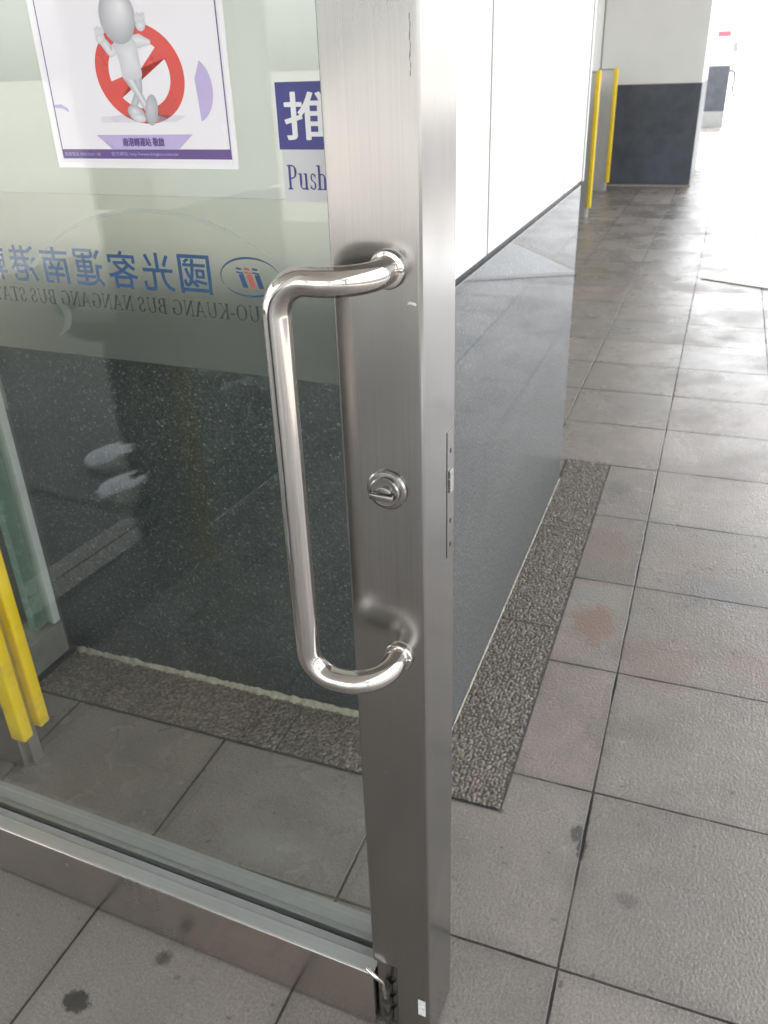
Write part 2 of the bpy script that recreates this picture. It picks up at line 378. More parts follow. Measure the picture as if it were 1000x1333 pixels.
# pebble-faced border tiles round the foot of the wall: every stone is real relief
def pebbles(name, rects):
    cell = .0088; verts = []; faces = []; cols = []
    for (x0, x1, y0, y1) in rects:
        step = .0022; nx, ny = int((x1 - x0) / step) + 1, int((y1 - y0) / step) + 1
        X, Y = np.meshgrid(np.linspace(x0, x1, nx), np.linspace(y0, y1, ny), indexing='ij')
        gx, gy = np.floor(X / cell).astype(int), np.floor(Y / cell).astype(int)
        best = np.full(X.shape, 9.0); hgt = np.zeros(X.shape); cid = np.zeros(X.shape)
        def hsh(i, j, k): 
            v = np.sin(i * 127.1 + j * 311.7 + k * 74.7) * 43758.5453; return v - np.floor(v)
        for di in (-1, 0, 1):
            for dj in (-1, 0, 1):
                i, j = gx + di, gy + dj
                px, py = (i + .15 + .7 * hsh(i, j, 1)) * cell, (j + .15 + .7 * hsh(i, j, 2)) * cell
                a = hsh(i, j, 3) * 3.14; s1 = cell * (.40 + .26 * hsh(i, j, 4)); s2 = s1 * (.72 + .28 * hsh(i, j, 5))
                ux, uy = X - px, Y - py
                q = ((ux * np.cos(a) + uy * np.sin(a)) / s1) ** 2 + ((-ux * np.sin(a) + uy * np.cos(a)) / s2) ** 2
                hh = (.0018 + .0020 * hsh(i, j, 6)) * np.sqrt(np.clip(1 - q, 0, 1))
                m = hh > hgt; hgt = np.where(m, hh, hgt); cid = np.where(m, hsh(i, j, 7) + .001, cid)
        Z = .0035 + hgt
        for g in ([-.85] if y1 - y0 < .3 else [1.62, 2.07, 2.68]):       # joints between the border tiles
            D = np.abs((X if y1 - y0 < .3 else Y) - g); Z = np.where(D < .0025, .002, Z); cid = np.where(D < .0025, 0, cid)
        off = len(verts); verts += list(zip(X.ravel(), Y.ravel(), Z.ravel()))
        idx = np.arange(nx * ny).reshape(nx, ny) + off
        faces += list(zip(idx[:-1, :-1].ravel(), idx[1:, :-1].ravel(), idx[1:, 1:].ravel(), idx[:-1, 1:].ravel()))
        cols += list(cid.ravel())
    me = bpy.data.meshes.new(name); me.from_pydata([tuple(map(float, v)) for v in verts], [], [tuple(map(int, f)) for f in faces])
    pal = np.array([(.17, .148, .122), (.225, .197, .162), (.265, .232, .192), (.195, .172, .146), (.145, .127, .107), (.24, .196, .15)])
    at = me.attributes.new('pebble_colour', 'FLOAT_COLOR', 'POINT'); c = np.array(cols)
    k = np.clip((c * 6).astype(int), 0, 5); rgb = pal[k] * (.75 + .5 * ((c * 37) % 1))[:, None]
    rgb[c <= 0] = (.088, .080, .070)
    at.data.foreach_set('color', np.concatenate([rgb, np.ones((len(c), 1))], 1).ravel())
    me.materials.append(PEBBLE); o = bpy.data.objects.new(name, me); COL.objects.link(o); o['kind'] = 'structure'
    for p in me.polygons: p.use_smooth = True
    return o
pebbles('pebble_border', [(-1.60, -.277, 1.342, 1.528), (-.452, -.277, 1.5285, 3.285)])
sheet('border_joint', [(-1.62, 1.3375), (-.2725, 1.3375), (-.2725, 3.289), (-.46, 3.289), (-.46, 1.53), (-1.62, 1.53)], .0018, GRIT)

# ------------------------------------------------------------------ the wall at the corner
WX, WY0, WY1, WH = -.453, 1.53, 3.085, 1.122
wall = empty('corner_wall', (-1.04, 2.3, 0), 'corner wall of dark granite below and white panels above, pebble strip at its foot', 'wall')
def loc(o, p): return o  # parts below are given in world metres and re-based here
def rebase(o):
    o.data.transform(Matrix.Translation(-Vector(o.parent.location))); return o
rebase(B('granite_cladding', GRAN, wall, (-1.63, WX, WY0, WY1, .012, WH), bev=.0025))
rebase(B('wall_core', BLACKP, wall, (-1.62, WX - .012, WY0 + .012, WY1 - .012, WH, 3.38)))
for a, b_ in ((1.7985, 1.8065), (2.7315, 2.7395)): rebase(B('panel_joint', JOINTG, wall, (WX - .009, WX - .0015, a - .003, b_ + .003, WH + .016, 3.37)))
for a, b_ in ((WY0, 1.7945), (1.8105, 2.7275), (2.7435, WY1)):
    rebase(B('white_panel', WHITE, wall, (WX - .010, WX, a, b_, WH + .014, 3.375), bev=.0015))
for a, b_ in ((-1.63, WX - .0105),):
    rebase(B('white_panel', WHITE, wall, (a, b_, WY0, WY0 + .010, WH + .014, 3.375), bev=.0015))
rebase(B('corner_trim', ALU, wall, (WX - .02, WX + .004, WY1 + .001, WY1 + .03, WH + .01, 3.375), bev=.001))
bm = bmesh.new()                      # hand-run bead of sealant, uneven, broken in places
def bead(p0, p1, nrm, seed, wmin, wmax):
    n = 220; p0, p1, nrm = Vector(p0), Vector(p1), Vector(nrm); pr = None; L = (p1 - p0)
    r = random.Random(seed); wv = wmin
    for i in range(n + 1):
        p = p0 + L * (i / n); wv += (r.uniform(wmin, wmax) - wv) * .35; hv = .006 + wv * .8
        cur = [bm.verts.new(p + nrm * .0002 + Vector((0, 0, hv))), bm.verts.new(p + nrm * (wv * .4) + Vector((0, 0, hv * .75))), bm.verts.new(p + nrm * wv + Vector((0, 0, .0025)))]
        if pr:
            for k in range(2): bm.faces.new((pr[k], pr[k + 1], cur[k + 1], cur[k]))
        pr = cur
bead((WX, WY0 - .004, 0), (WX, WY1, 0), (1, 0, 0), 3, .0015, .0065); bead((-1.60, WY0, 0), (WX + .004, WY0, 0), (0, -1, 0), 5, .003, .022)
o = rebase(link('sealant_bead', bm, SEAL, wall, True))

# ------------------------------------------------------------------ glass side light and its frame, beyond the door
fx = -1.635
side = empty('side_light', (fx, 1.2, 0), 'fixed glass side panel in a pale frame against the granite wall', 'glass panel')
rebase(B('sill', SILLM, side, (fx - .09, fx + .006, .86, WY0 - .004, .0, .105), bev=.003))
rebase(B('mullion', FRAMEP, side, (fx - .06, fx, WY0 - .028, WY0 - .003, .1055, 3.37), bev=.002))
rebase(B('mullion', FRAMEP, side, (fx - .06, fx, .86, .92, .1055, 3.37), bev=.002))
rebase(B('green_stile', TEAL, side, (fx - .05, fx - .025, WY0 - .075, WY0 - .029, .106, 3.37), bev=.001))
rebase(B('glass_pane', GLASS, side, (fx - .02, fx - .012, 0.921, WY0 - .029, .106, 3.36)))

# ------------------------------------------------------------------ the granite pier on the other side of the doorway, and what lies inside
pier = empty('door_pier', (-1.8, -.8, 0), 'granite and white pier on the near side of the doorway, mirrored in the door glass', 'pillar')
rebase(B('granite_cladding', GRAN, pier, (-1.95, -1.70, -1.12, -.43, .05, WH), bev=.002))
rebase(B('steel_skirting', BEAD, pier, (-1.96, -1.695, -1.125, -.425, 0.0, .0495), bev=.002))
rebase(B('white_panel', WHITE, pier, (-1.95, -1.70, -1.12, -.43, WH + .012, 3.37), bev=.002))
thr = empty('threshold', (-1.98, .2, 0), 'steel threshold strip with a dark groove in the open doorway', 'threshold')
rebase(B('tread', DCHROME, thr, (-2.085, -2.005, -.42, .85, .0, .008), (-1.995, -1.915, -.42, .85, .0, .008), bev=.001))
rebase(B('groove', BLACKP, thr, (-2.004, -1.996, -.42, .85, .0, .003)))
room = empty('waiting_room', (-4.6, 1, 0), 'dim waiting room behind the glass front with a back window added to let light in', 'room')
for wb in ((-7.3, -6.9, -1.3, -1.125, 0, 3.37), (-4.2, -4.0, -1.3, -1.125, 0, 3.37), (-7.3, -1.75, 3.1, 3.25, 0, 3.37), (-7.4, -7.3, -1.3, 3.25, 0, .3), (-7.4, -7.3, -1.3, 3.25, 3.1, 3.37)):  # side wall left as two posts so the mirrored floor catches open sky
    rebase(B('wall', INTW, room, wb))
for wb in ((-7.38, -7.32, .9, .96, .3, 3.1), (-7.38, -7.32, -1.12, .899, 1.67, 1.73), (-7.38, -7.32, .961, 3.1, 1.67, 1.73)): rebase(B('added_window_bar', FRAMEP, room, wb))  # bars of a window opening added to brighten the room
rebase(B('floor_strip', SILLM, room, (-2.9, -2.10, -.53, -.48, -.003, .004)))
def stool(x, y, label):
    t = empty('bar_stool', (x, y, 0), label, 'stool', group='chrome stools inside the doorway')
    bm = bmesh.new(); lathe(bm, [(.193, 0), (.195, .003), (.195, .011), (.191, .0135), (.12, .0175), (.035, .022), (.028, .025)], (0, 0, 0), 'z', 40, 1); link('base', bm, DCHROME, t, 40)
    bm = bmesh.new(); lathe(bm, [(.026, .07), (.026, .66)], (0, 0, 0), 'z', 20, 1); link('column', bm, BLACKP, t, 40)
    bm = bmesh.new(); lathe(bm, [(.15, .66), (.185, .675), (.19, .71), (.17, .735), (.08, .742)], (0, 0, 0), 'z', 32, 1); link('seat', bm, BLACKP, t, 40)
    return t
stool(-2.47, -.90, 'round stool with chrome dome base, farther one seen mirrored in the door glass'); stool(-2.19, -.675, 'round stool with chrome dome base, nearer one seen mirrored in the door glass')

# a plain building front added to block light, and an unseen roof shading the walk
front = empty('facade_light_block', (-1.9, 7.5, 0), 'plain pale front with dark plinth behind the yellow guards, added to block light', 'wall')
rebase(B('wall', WHITE, front, (-2.0, -1.66, 3.26, 16, 1.2, 3.37)))
rebase(B('plinth', PLINTH, front, (-2.0, -1.655, 3.26, 16, 0, 1.199)))
can = empty('walkway_canopy', (-2, 4, 3.38), 'unseen flat roof of pale soffit panels, sized to shade the walkway', 'roof')  # out of view; its edges are placed to set shade and reflections
bm = bmesh.new()
for ix in range(6):
    for iy in range(14):
        x0, y0 = -7.4 + ix * 1.5, -5.6 + iy * 1.5
        box(bm, x0 + .006, x0 + 1.494, y0 + .006, y0 + 1.494, 3.39, 3.41)
box(bm, -7.5, 1.65, -5.7, 15.4, 3.412, 3.75)
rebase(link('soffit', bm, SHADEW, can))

# ------------------------------------------------------------------ pillars
def pillar(x0, x1, y0, y1, ph, base, label, mats):
    t = empty('pillar', ((x0 + x1) / 2, (y0 + y1) / 2, 0), label, 'pillar')
    rebase(B('plinth', mats[0], t, (x0, x1, y0, y1, base, ph), bev=.004)); rebase(B('white_cladding', WHITE, t, (x0 + .004, x1 - .004, y0 + .004, y1 - .004, ph + .002, 3.36), bev=.004))
    if base > .05: rebase(B('steel_base', ALU, t, (x0 - .01, x1 + .01, y0 - .01, y1 + .01, 0, base - .002), bev=.004))
    else: rebase(B('floor_joint', SEAL, t, (x0 - .012, x1 + .012, y0 - .03, y1 + .012, 0, base - .002), bev=.002))
    return t
pillar(-1.652, -.405, 12.2, 14.1, 1.2, .02, 'white square pillar with slate blue plinth beside the yellow edged guards', [PLINTH])
pillar(-1.2, -.21, 23, 24.2, 1.27, .33, 'far white pillar with dark plinth on a steel base, carrying a pink topped notice', [PLINTH])
nt_ = empty('notice', (-.41, 22.985, 0), 'white notice with pink band and no smoking ring on the far pillar', 'notice')
B('board', SIGNW, nt_, (-.17, .14, -.004, .004, 1.45, 1.98)); B('band', PINK, nt_, (-.15, .12, -.008, -.0045, 1.86, 1.96))
bm = bmesh.new()
tube(bm, [(.08 * math.cos(a), -.008, 1.62 + .08 * math.sin(a)) for a in np.linspace(0, 6.283, 25)], .008, 6); tube(bm, [(-.055, -.008, 1.675), (.055, -.008, 1.565)], .008, 6); link('ring', bm, PINK, nt_)

bk = empty('hose_bracket', (-.205, 23.5, 0), 'small grey box with a dark hanging loop on the side of the far pillar', 'bracket')
B('box', ALU, bk, (.0, .10, -.10, .10, 1.55, 1.74), bev=.01)
bm = bmesh.new(); tube(bm, [(.05, 0, 1.16), (.10, 0, 1.12), (.13, 0, .98), (.10, 0, .80), (.16, -.02, .62), (.22, 0, .66)], .022, 10); link('loop', bm, BLACKP, bk, True)
B('hook', DARKST, bk, (.0, .09, -.02, .02, 1.13, 1.18), bev=.004)

# ------------------------------------------------------------------ steel guards with yellow foam edges
def guard(yc, label, x1=-1.385, w=.07):
    t = empty('door_guard', (fx, yc, 0), label, 'guard', group='steel guards with yellow edges beside the doors'); L = x1 - fx
    B('steel_panel', LSTEEL, t, (.008, L - .03, -w / 2 + .004, w / 2 - .004, 0.0, 1.375), (L - .031, L - .012, -.016, .016, 0, 1.36), bev=.002)
    for s in (-1, 1):
        bm = bmesh.new(); ya, yb = (s * (w / 2 + .010), s * .012); box(bm, L - .032, L + .012, min(ya, yb), max(ya, yb), .10, 1.40, bev=.007, seg=3); link('yellow_strip', bm, YELLOW, t, 40)
    bm = bmesh.new(); box(bm, .03, L - .033, -w / 2 - .001, w / 2 + .001, 1.376, 1.395, bev=.004); link('top_cap', bm, ALU, t)
    for k in range(4):
        bm = bmesh.new(); lathe(bm, [(.007, 0), (.007, .002), (.003, .003)], (.06 + .04 * k, -w / 2 + .004, 1.355), 'y', 12, -1); link('rivet', bm, ALU, t)
    return t
guard(1.128, 'steel guard with two yellow strips seen through the door glass beside the side panel')
guard(9.56, 'yellow edged steel guard just beyond the end of the white panelled wall, its plate hidden', -1.30)
guard(11.7, 'yellow edged steel guard standing just in front of the white pillar')

# ------------------------------------------------------------------ the glass door
DA = R(-2.5)
door = empty('glass_door', (-.375, .80, 0), 'open glass door with brushed steel frame, long pull handle and frosted band', 'door', DA)
W0 = -1.32
def poly_extrude(bm, pts, y0, y1, bev=0, mi=0):
    a = [bm.verts.new((x, y0, z)) for x, z in pts]; b = [bm.verts.new((x, y1, z)) for x, z in pts]; n = len(pts)
    fs = [bm.faces.new(a), bm.faces.new(b[::-1])]
    for i in range(n): fs.append(bm.faces.new((a[i], b[i], b[(i + 1) % n], a[(i + 1) % n])))
    for f in fs: f.material_index = mi
    bmesh.ops.recalc_face_normals(bm, faces=fs)
    if bev:
        es = list({e for f in fs for e in f.edges}); bmesh.ops.bevel(bm, geom=es, offset=bev, segments=3, affect='EDGES', profile=.5, material=-1)
bm = bmesh.new(); poly_extrude(bm, [(.008, .183), (.008, 2.32), (.109, 2.32), (.109, .006), (.049, .006), (.049, .183)], 0, .108, bev=.0042)
link('lock_stile', bm, STEEL, door)
B('hinge_stile', STEEL, door, (W0, W0 + .10, 0, .108, .006, 2.32), bev=.003)
bm = bmesh.new()
poly_extrude(bm, [(0, .004), (0, .141), (.0015, .1425), (.0248, .1425), (.0262, .141), (.0262, .004)], 0, 1)
for v in bm.verts: v.co = Vector((W0 + .101 + v.co.y * (.0065 - W0 - .101), v.co.x, v.co.z))
link('bottom_rail', bm, STEELH, door)
B('rail_cap', CAPA, door, (W0 + .101, .007, .0008, .0258, .1428, .1465), bev=.0008)
B('rail_channel', BEADM, door, (W0 + .101, .007, .0645, .106, .004, .136), (W0 + .101, .007, .0265, .064, .004, .130))
B('glazing_bead', BEADM, door, (W0 + .101, .007, .0268, .0430, .1305, .144), bev=.001)
B('gasket', BLACKP, door, (W0 + .101, .007, .0436, .0446, .1305, .1445))
B('glazing_bead', BEADM, door, (W0 + .101, .007, 0.0556, .064, .1305, .141))
B('top_rail', STEELH, door, (W0 + .101, .007, .0, .108, 2.22, 2.32), bev=.003)
B('glass_pane', GLASS, door, (W0 + .095, .014, .045, .055, .1315, 2.23))
# pull handle: rosettes, stand-offs that turn toward the glass, upright grip
zt, zb, sr, sg, dd = 1.321, .837, .073, -.0185, .07
pts = bend([(sr, 0, zt), (sr, -dd, zt), (sg, -dd, zt), (sg, -dd, zb), (sr, -dd, zb), (sr, 0, zb)], [.048, .036, .036, .048], 14)
bm = bmesh.new(); tube(bm, pts, .0146, 32); hd = link('pull_handle', bm, CHROME, door, 50)
for zz in (zt, zb):
    bm = bmesh.new(); lathe(bm, [(.0195, 0.0), (.0198, .003), (.0185, .0052), (.0155, .006)], (sr, -.0003, zz), 'y', 40, -1); link('rosette', bm, CHROME, hd, 40)
    bm = bmesh.new(); lathe(bm, [(.0026, 0), (.0026, .003), (.0015, .0036)], (sr + .0165, -.004, zz + .001), 'y', 10, -1); link('set_screw', bm, CHROME, hd, 40)
# thumb-turn
lk = (.0645, 1.073)
bm = bmesh.new(); lathe(bm, [(.0245, 0), (.0245, .0025), (.0225, .0045), (.0195, .005)], (lk[0], -.0003, lk[1]), 'y', 48, -1)
tt = link('thumb_turn', bm, STEEL, door, 35)
bm = bmesh.new(); lathe(bm, [(.0185, .005), (.0185, .0095), (.0170, .0110), (.0168, .0095), (.0012, .0092)], (lk[0], 0, lk[1]), 'y', 48, -1); link('turn_disc', bm, STEEL, tt, 35)
bm = bmesh.new(); box(bm, lk[0] - .0165, lk[0] + .0125, -.0165, -.0098, lk[1] - .0085, lk[1] - .0005, bev=.0018, seg=3)
poly_extrude(bm, [(lk[0] + .009 * math.cos(a), lk[1] + .0006 + .0075 * math.sin(a)) for a in np.linspace(0, math.pi, 16)], -.0135, -.0093, bev=.0008); link('turn_lever', bm, STEEL, tt, 35)
# lock case plate in the edge of the stile
fp = B('lock_faceplate', STEEL, door, (.1088, .1100, .078, .099, .945, 1.118), bev=.0004)
B('latch', BEAD, fp, (.1101, .1125, .083, .094, 1.036, 1.066), bev=.0008)
for hz in (1.088, .992, .958): B('screw_hole', BLACKP, fp, (.1101, .1104, .087, .0905, hz, hz + .006))
# flush bolt in its notch at the foot of the stile
fb = B('flush_bolt', STEEL, door, (.0095, .0475, .012, .10, .006, .181), bev=.001)
bm = bmesh.new(); tube(bm, bend([(.002, -.012, .176), (.018, -.016, .168), (.030, -.010, .150), (.030, -.004, .10)], [.02, .018], 8), .0036, 14); link('lever', bm, CHROME, fb, 50)
for hz in (.112, .074, .040):
    bm = bmesh.new(); lathe(bm, [(.0052, 0), (.0095, .001), (.0095, .010), (.0052, .011)], (.030, .001, hz), 'z', 20, 1); link('collar', bm, DARKST, fb, 40)
bm = bmesh.new(); tube(bm, [(.030, .004, .13), (.030, .004, .008)], .0042, 14); link('rod', bm, DARKST, fb, 50)
B('worn_sticker', STICK, door, (.0885, .1015, -.0004, -.0001, .083, .124))

# wear on the stile
bm = bmesh.new()
for k in range(9):
    z = 1.492 + .0052 * k + .001 * (k % 3); x = .1005 + .0004 * math.sin(k * 2.1)
    vs = [bm.verts.new((x - .0003, -.0002, z)), bm.verts.new((x + .0003 + .0002 * (k % 2), -.0002, z)), bm.verts.new((x + .0004, -.0002, z + .0052)), bm.verts.new((x - .0003, -.0002, z + .0052))]; bm.faces.new(vs)
link('scratch', bm, DARKST, door)
bm = bmesh.new(); vs = [bm.verts.new((.0935 + a, -.0002, 1.287 + b_)) for a, b_ in ((0, 0), (.004, .0006), (.009, -.0012), (.0105, .0002), (.009, .0022), (.004, .003), (.001, .0025))]; bm.faces.new(vs); link('scuff', bm, STICK, door)
# frosted band on the outer side of the glass, its lettering reads from outside
film = B('frosted_band', FILM, door, (W0 + .102, .006, .0580, .0596, 1.170, 1.376))

# ---- lettering helpers
def text_mesh(s, size, spacing=1.0):
    cu = bpy.data.curves.new('t', 'FONT'); cu.body = s; cu.size = size; cu.align_x = 'CENTER'; cu.align_y = 'CENTER'; cu.space_character = spacing; cu.resolution_u = 4
    ob = bpy.data.objects.new('t', cu); COL.objects.link(ob); bpy.context.view_layer.update()
    me = bpy.data.meshes.new_from_object(ob.evaluated_get(bpy.context.evaluated_depsgraph_get()))
    bpy.data.objects.remove(ob); bpy.data.curves.remove(cu); return me
def put_text(bm, s, cx, cz, w=None, h=None, y=0.0, mirror=False, embolden=0.0, size=.05, mi=0, slant=0):
    """lays a text mesh in the x-z plane facing -y, fitted to w x h about (cx, cz)"""
    me = text_mesh(s, size); co_ = np.array([v.co[:] for v in me.vertices])
    if not len(co_): return
    lo, hi = co_.min(0), co_.max(0); c = (lo + hi) / 2; sx = w / (hi[0] - lo[0]) if w else 1; sz = h / (hi[1] - lo[1]) if h else sx
    if not w: sx = sz
    k = [(0, 0)] if not embolden else [(embolden * math.cos(a), .6 * embolden * math.sin(a)) for a in np.linspace(0, 2 * math.pi, 8, endpoint=False)]
    for q, (ox, oz) in enumerate(k):          # a heavier stroke: the outline repeated round a small circle, each a hair in front
        vs = []
        for p in co_:
            dx, dz = (p[0] - c[0]) * sx + ox, (p[1] - c[1]) * sz + oz
            dx += slant * dz
            vs.append(bm.verts.new((cx + (-dx if mirror else dx), y - .00002 * q, cz + dz)))
        for p in me.polygons:
            try:
                f = bm.faces.new([vs[i] for i in p.vertices]); f.material_index = mi
            except ValueError: pass
    bpy.data.meshes.remove(me)
class Serif:
    """a small two-weight roman alphabet drawn as strokes; unit cap height 1"""
    T, t = .15, .055
    def __init__(s, bm, x, z, h, wscale, y, mirror, mi=0, shear=0): s.bm, s.x, s.z, s.h, s.ws, s.y, s.m, s.mi, s.k, s.sh = bm, x, z, h, wscale, y, mirror, mi, 0, shear
    def quad(s, pts):
        s.k += 1; y = s.y - .00002 * (s.k % 12)
        vs = []
        for (u, v) in pts:
            dx = (u * s.ws) * s.h + s.sh * v * s.h; vs.append(s.bm.verts.new((s.x - dx if s.m else s.x + dx, y, s.z + v * s.h)))
        f = s.bm.faces.new(vs); f.material_index = s.mi
    def line(s, a, b, w):
        if abs(b[1] - a[1]) > 1e-6: s.quad([(a[0] - w / 2, a[1]), (a[0] + w / 2, a[1]), (b[0] + w / 2, b[1]), (b[0] - w / 2, b[1])])
        else: s.quad([(a[0], a[1] - w / 2), (b[0], a[1] - w / 2), (b[0], a[1] + w / 2), (a[0], a[1] + w / 2)])
    def serif(s, u, v, w=.32): s.line((u - w / 2, v), (u + w / 2, v), s.t)
    def stem(s, u, v0=0, v1=1, w=None, top=True, bot=True):
        s.line((u, v0), (u, v1), w or s.T)
        if bot: s.serif(u, v0 + s.t / 2)
        if top: s.serif(u, v1 - s.t / 2)
    def arc(s, cx, cz, rx, rz, a0, a1, thick=None, n=14):
        T = thick or s.T; pts = []
        for i in range(n + 1):
            a = R(a0 + (a1 - a0) * i / n); w = s.t + (T - s.t) * abs(math.cos(a)) ** 1.3
            pts.append(((cx + (rx) * math.cos(a), cz + rz * math.sin(a)), (cx + (rx - w) * math.cos(a), cz + (rz - s.t) * math.sin(a))))
        for (o0, i0), (o1, i1) in zip(pts, pts[1:]): s.quad([o0, o1, i1, i0])
    def glyph(s, c):
        T, t = s.T, s.t; g = 1.0
        if c == 'K': s.stem(.2); s.line((.24, .42), (.72, .97), t); s.line((.36, .55), (.74, .03), T); s.serif(.72, .97, .26); s.serif(.76, .03, .3); g = .95
        elif c == 'U': s.line((.2, .3), (.2, 1), T); s.serif(.2, .97); s.line((.74, .3), (.74, 1), t); s.serif(.74, .97, .26); s.arc(.455, .32, .33, .33, 180, 360, .12); g = .98
        elif c == 'O': s.arc(.47, .5, .42, .51, 0, 360, n=30); g = .98
        elif c == 'G': s.arc(.47, .5, .42, .51, 48, 318, n=24); s.line((.78, .08), (.78, .42), T); s.serif(.76, .42, .34); g = 1.0
        elif c == 'A': s.line((.12, .0), (.44, 1), t); s.line((.76, 0), (.46, 1), T); s.line((.24, .34), (.66, .34), t); s.serif(.12, .03, .26); s.serif(.77, .03, .3); g = .92
        elif c == 'N': s.line((.2, 0), (.2, 1), t); s.line((.76, 0), (.76, 1), t); s.line((.22, .97), (.74, .03), T); s.serif(.18, .97, .26); s.serif(.2, .03, .26); s.serif(.76, .97, .26); g = .98
        elif c == 'B': s.stem(.2, w=T); s.arc(.40, .755, .28, .245, -90, 90); s.arc(.42, .265, .32, .265, -90, 90); s.line((.2, .975), (.42, .975), t); s.line((.2, .52), (.42, .52), t); s.line((.2, .027), (.44, .027), t); g = .84
        elif c == 'S': s.arc(.36, .75, .25, .26, 20, 270, .13); s.arc(.36, .26, .27, .27, -160, 90, .14); s.line((.58, .70), (.58, .92), t); s.line((.11, .10), (.11, .32), t); g = .72
        elif c == 'T': s.stem(.4, top=False); s.line((.04, .97), (.76, .97), t); s.line((.06, .78), (.06, .97), t); s.line((.74, .78), (.74, .97), t); g = .82
        elif c == 'I': s.stem(.2); g = .42
        elif c == '-': s.line((.05, .36), (.38, .36), .1); g = .44
        elif c == 'P': s.stem(.2); s.arc(.36, .72, .32, .28, -90, 90); s.line((.2, .975), (.38, .975), t); s.line((.2, .465), (.38, .465), t); g = .76
        elif c == 'u': s.line((.18, .2), (.18, .66), T); s.serif(.13, .64, .2); s.arc(.36, .22, .25, .22, 180, 330, .1); s.line((.54, 0), (.54, .66), T); s.serif(.49, .64, .2); s.serif(.58, .03, .2); g = .74
        elif c == 's': s.arc(.27, .50, .17, .17, 20, 270, .10); s.arc(.27, .175, .19, .175, -160, 90, .11); s.line((.42, .48), (.42, .62), t); s.line((.10, .05), (.10, .2), t); g = .52
        elif c == 'h': s.stem(.18, top=False); s.serif(.12, .97, .2); s.arc(.36, .42, .25, .24, 0, 150, .14); s.line((.54, 0), (.54, .45), T); s.serif(.54, .03); g = .76
        else: g = .34
        return g
    def write(s, txt):
        for c in txt:
            g = s.glyph(c); dx = g * s.ws * s.h; s.x += -dx if s.m else dx

# ---- lettering and emblem of the frosted band: between glass and film, so mirrored from this side
bm = bmesh.new(); yy = .0572
for i, c in enumerate('國光客運南港轉運站'):
    cx = -.2030 - .0537 * i; put_text(bm, c, cx, 1.2885, .0445, .0455, yy, True, .0006, .05, 0, 0)
link('lettering', bm, INKB, film)
bm = bmesh.new(); sr_ = Serif(bm, -.1005, 1.2375, .0190, .93, yy, True); sr_.write('KUO-KUANG BUS NANGANG BUS STATION'); link('lettering', bm, INKG, film)
bm = bmesh.new()
def ell_arc(cx, cz, rx, rz, a0, a1, w0, w1, y, mi=0, n=40):
    pr = None
    for i in range(n + 1):
        f = i / n; a = R(a0 + (a1 - a0) * f); wd = w0 + (w1 - w0) * math.sin(f * math.pi)
        cur = (bm.verts.new((cx + rx * math.cos(a), y, cz + rz * math.sin(a))), bm.verts.new((cx + (rx - wd) * math.cos(a), y, cz + (rz - wd) * math.sin(a))))
        if pr: bm.faces.new((pr[0], cur[0], cur[1], pr[1])).material_index = mi
        pr = cur
ell_arc(-.1262, 1.2893, .0405, .0232, 20, 205, .0006, .0024, yy); ell_arc(-.1262, 1.2893, .0405, .0232, 215, 372, .0008, .0026, yy - .00004)
for k, mi in ((-1, 0), (0, 1), (1, 0)):
    x = -.1260 + k * .0108
    def sl(u, v): return (x - (u + .30 * v), yy - .0001, 1.2885 + v)
    def pq(p): 
        f = bm.faces.new([bm.verts.new(q) for q in p]); f.material_index = mi
    pq([sl(-.0035, -.0115), sl(.0035, -.0115), sl(.0035, .004), sl(-.0035, .004)]); pq([sl(-.0035, .004), sl(.0055, .0055), sl(.0055, .0072), sl(-.0035, .0063)]); pq([sl(-.003, .0088), sl(.004, .0092), sl(.004, .0118), sl(-.003, .0112)])
link('emblem', bm, [INKB, INKR], film)
bm = bmesh.new(); ell_arc(-.26, 1.205, .225, .157, 40, 158, .0002, .0055, yy + .0003); ell_arc(-.47, 1.225, .062, .037, -60, 75, .0003, .014, yy + .0003); link('swoosh', bm, SWSH, film)

# ---- push sign on this side of the glass
ps_ = empty('push_sign', (-.375, .80, 0), 'blue and white push sign on the door glass, partly hidden by the steel stile', 'sign', DA)
ps = B('character_panel', [NAVY], ps_, (-.0645, .0075, .0438, .0445, 1.4275, 1.490))
st_ = B('word_strip', FROSTW, ps_, (-.0622, .0075, .0440, .0446, 1.3765, 1.4272))
bm = bmesh.new(); put_text(bm, '推', -.0275, 1.4588, .055, .0435, .0434, False, .0009, .05); link('lettering', bm, SIGNW, ps)
bm = bmesh.new(); Serif(bm, -.0585, 1.3885, .0242, .72, .0437, False).write('Push'); link('lettering', bm, NAVY, st_)

# ---- the laminated poster
pt_ = empty('poster', (-.375, .80, 0), 'laminated no smoking poster with grey figure and red ring taped to the door glass', 'poster', DA)
po = B('laminate', [LAM], pt_, (-.3655, -.1165, .0436, .0444, 1.4075, 1.86), bev=.0002)
sh_ = B('sheet', PAPER, pt_, (-.3575, -.1225, .0430, .04355, 1.4135, 1.85))
def shape(bm, pts, y, mi): bm.faces.new([bm.verts.new((x, y, z)) for x, z in pts]).material_index = mi
def ellp(cx, cz, rx, rz, rot=0, n=36): 
    return [(cx + rx * math.cos(a) * math.cos(rot) - rz * math.sin(a) * math.sin(rot), cz + rx * math.cos(a) * math.sin(rot) + rz * math.sin(a) * math.cos(rot)) for a in np.linspace(0, 2 * math.pi, n, endpoint=False)]
def limb(bm, pts, ws, y, mi):
    L, Rr = [], []
    pts = [Vector(p) for p in pts]
    for i, p in enumerate(pts):
        t = (pts[min(i + 1, len(pts) - 1)] - pts[max(0, i - 1)]).normalized(); nn = Vector((-t.y, t.x)); L.append(p + nn * ws[i]); Rr.append(p - nn * ws[i])
    for i in range(len(pts) - 1): shape(bm, [L[i], L[i + 1], Rr[i + 1], Rr[i]], y, mi)
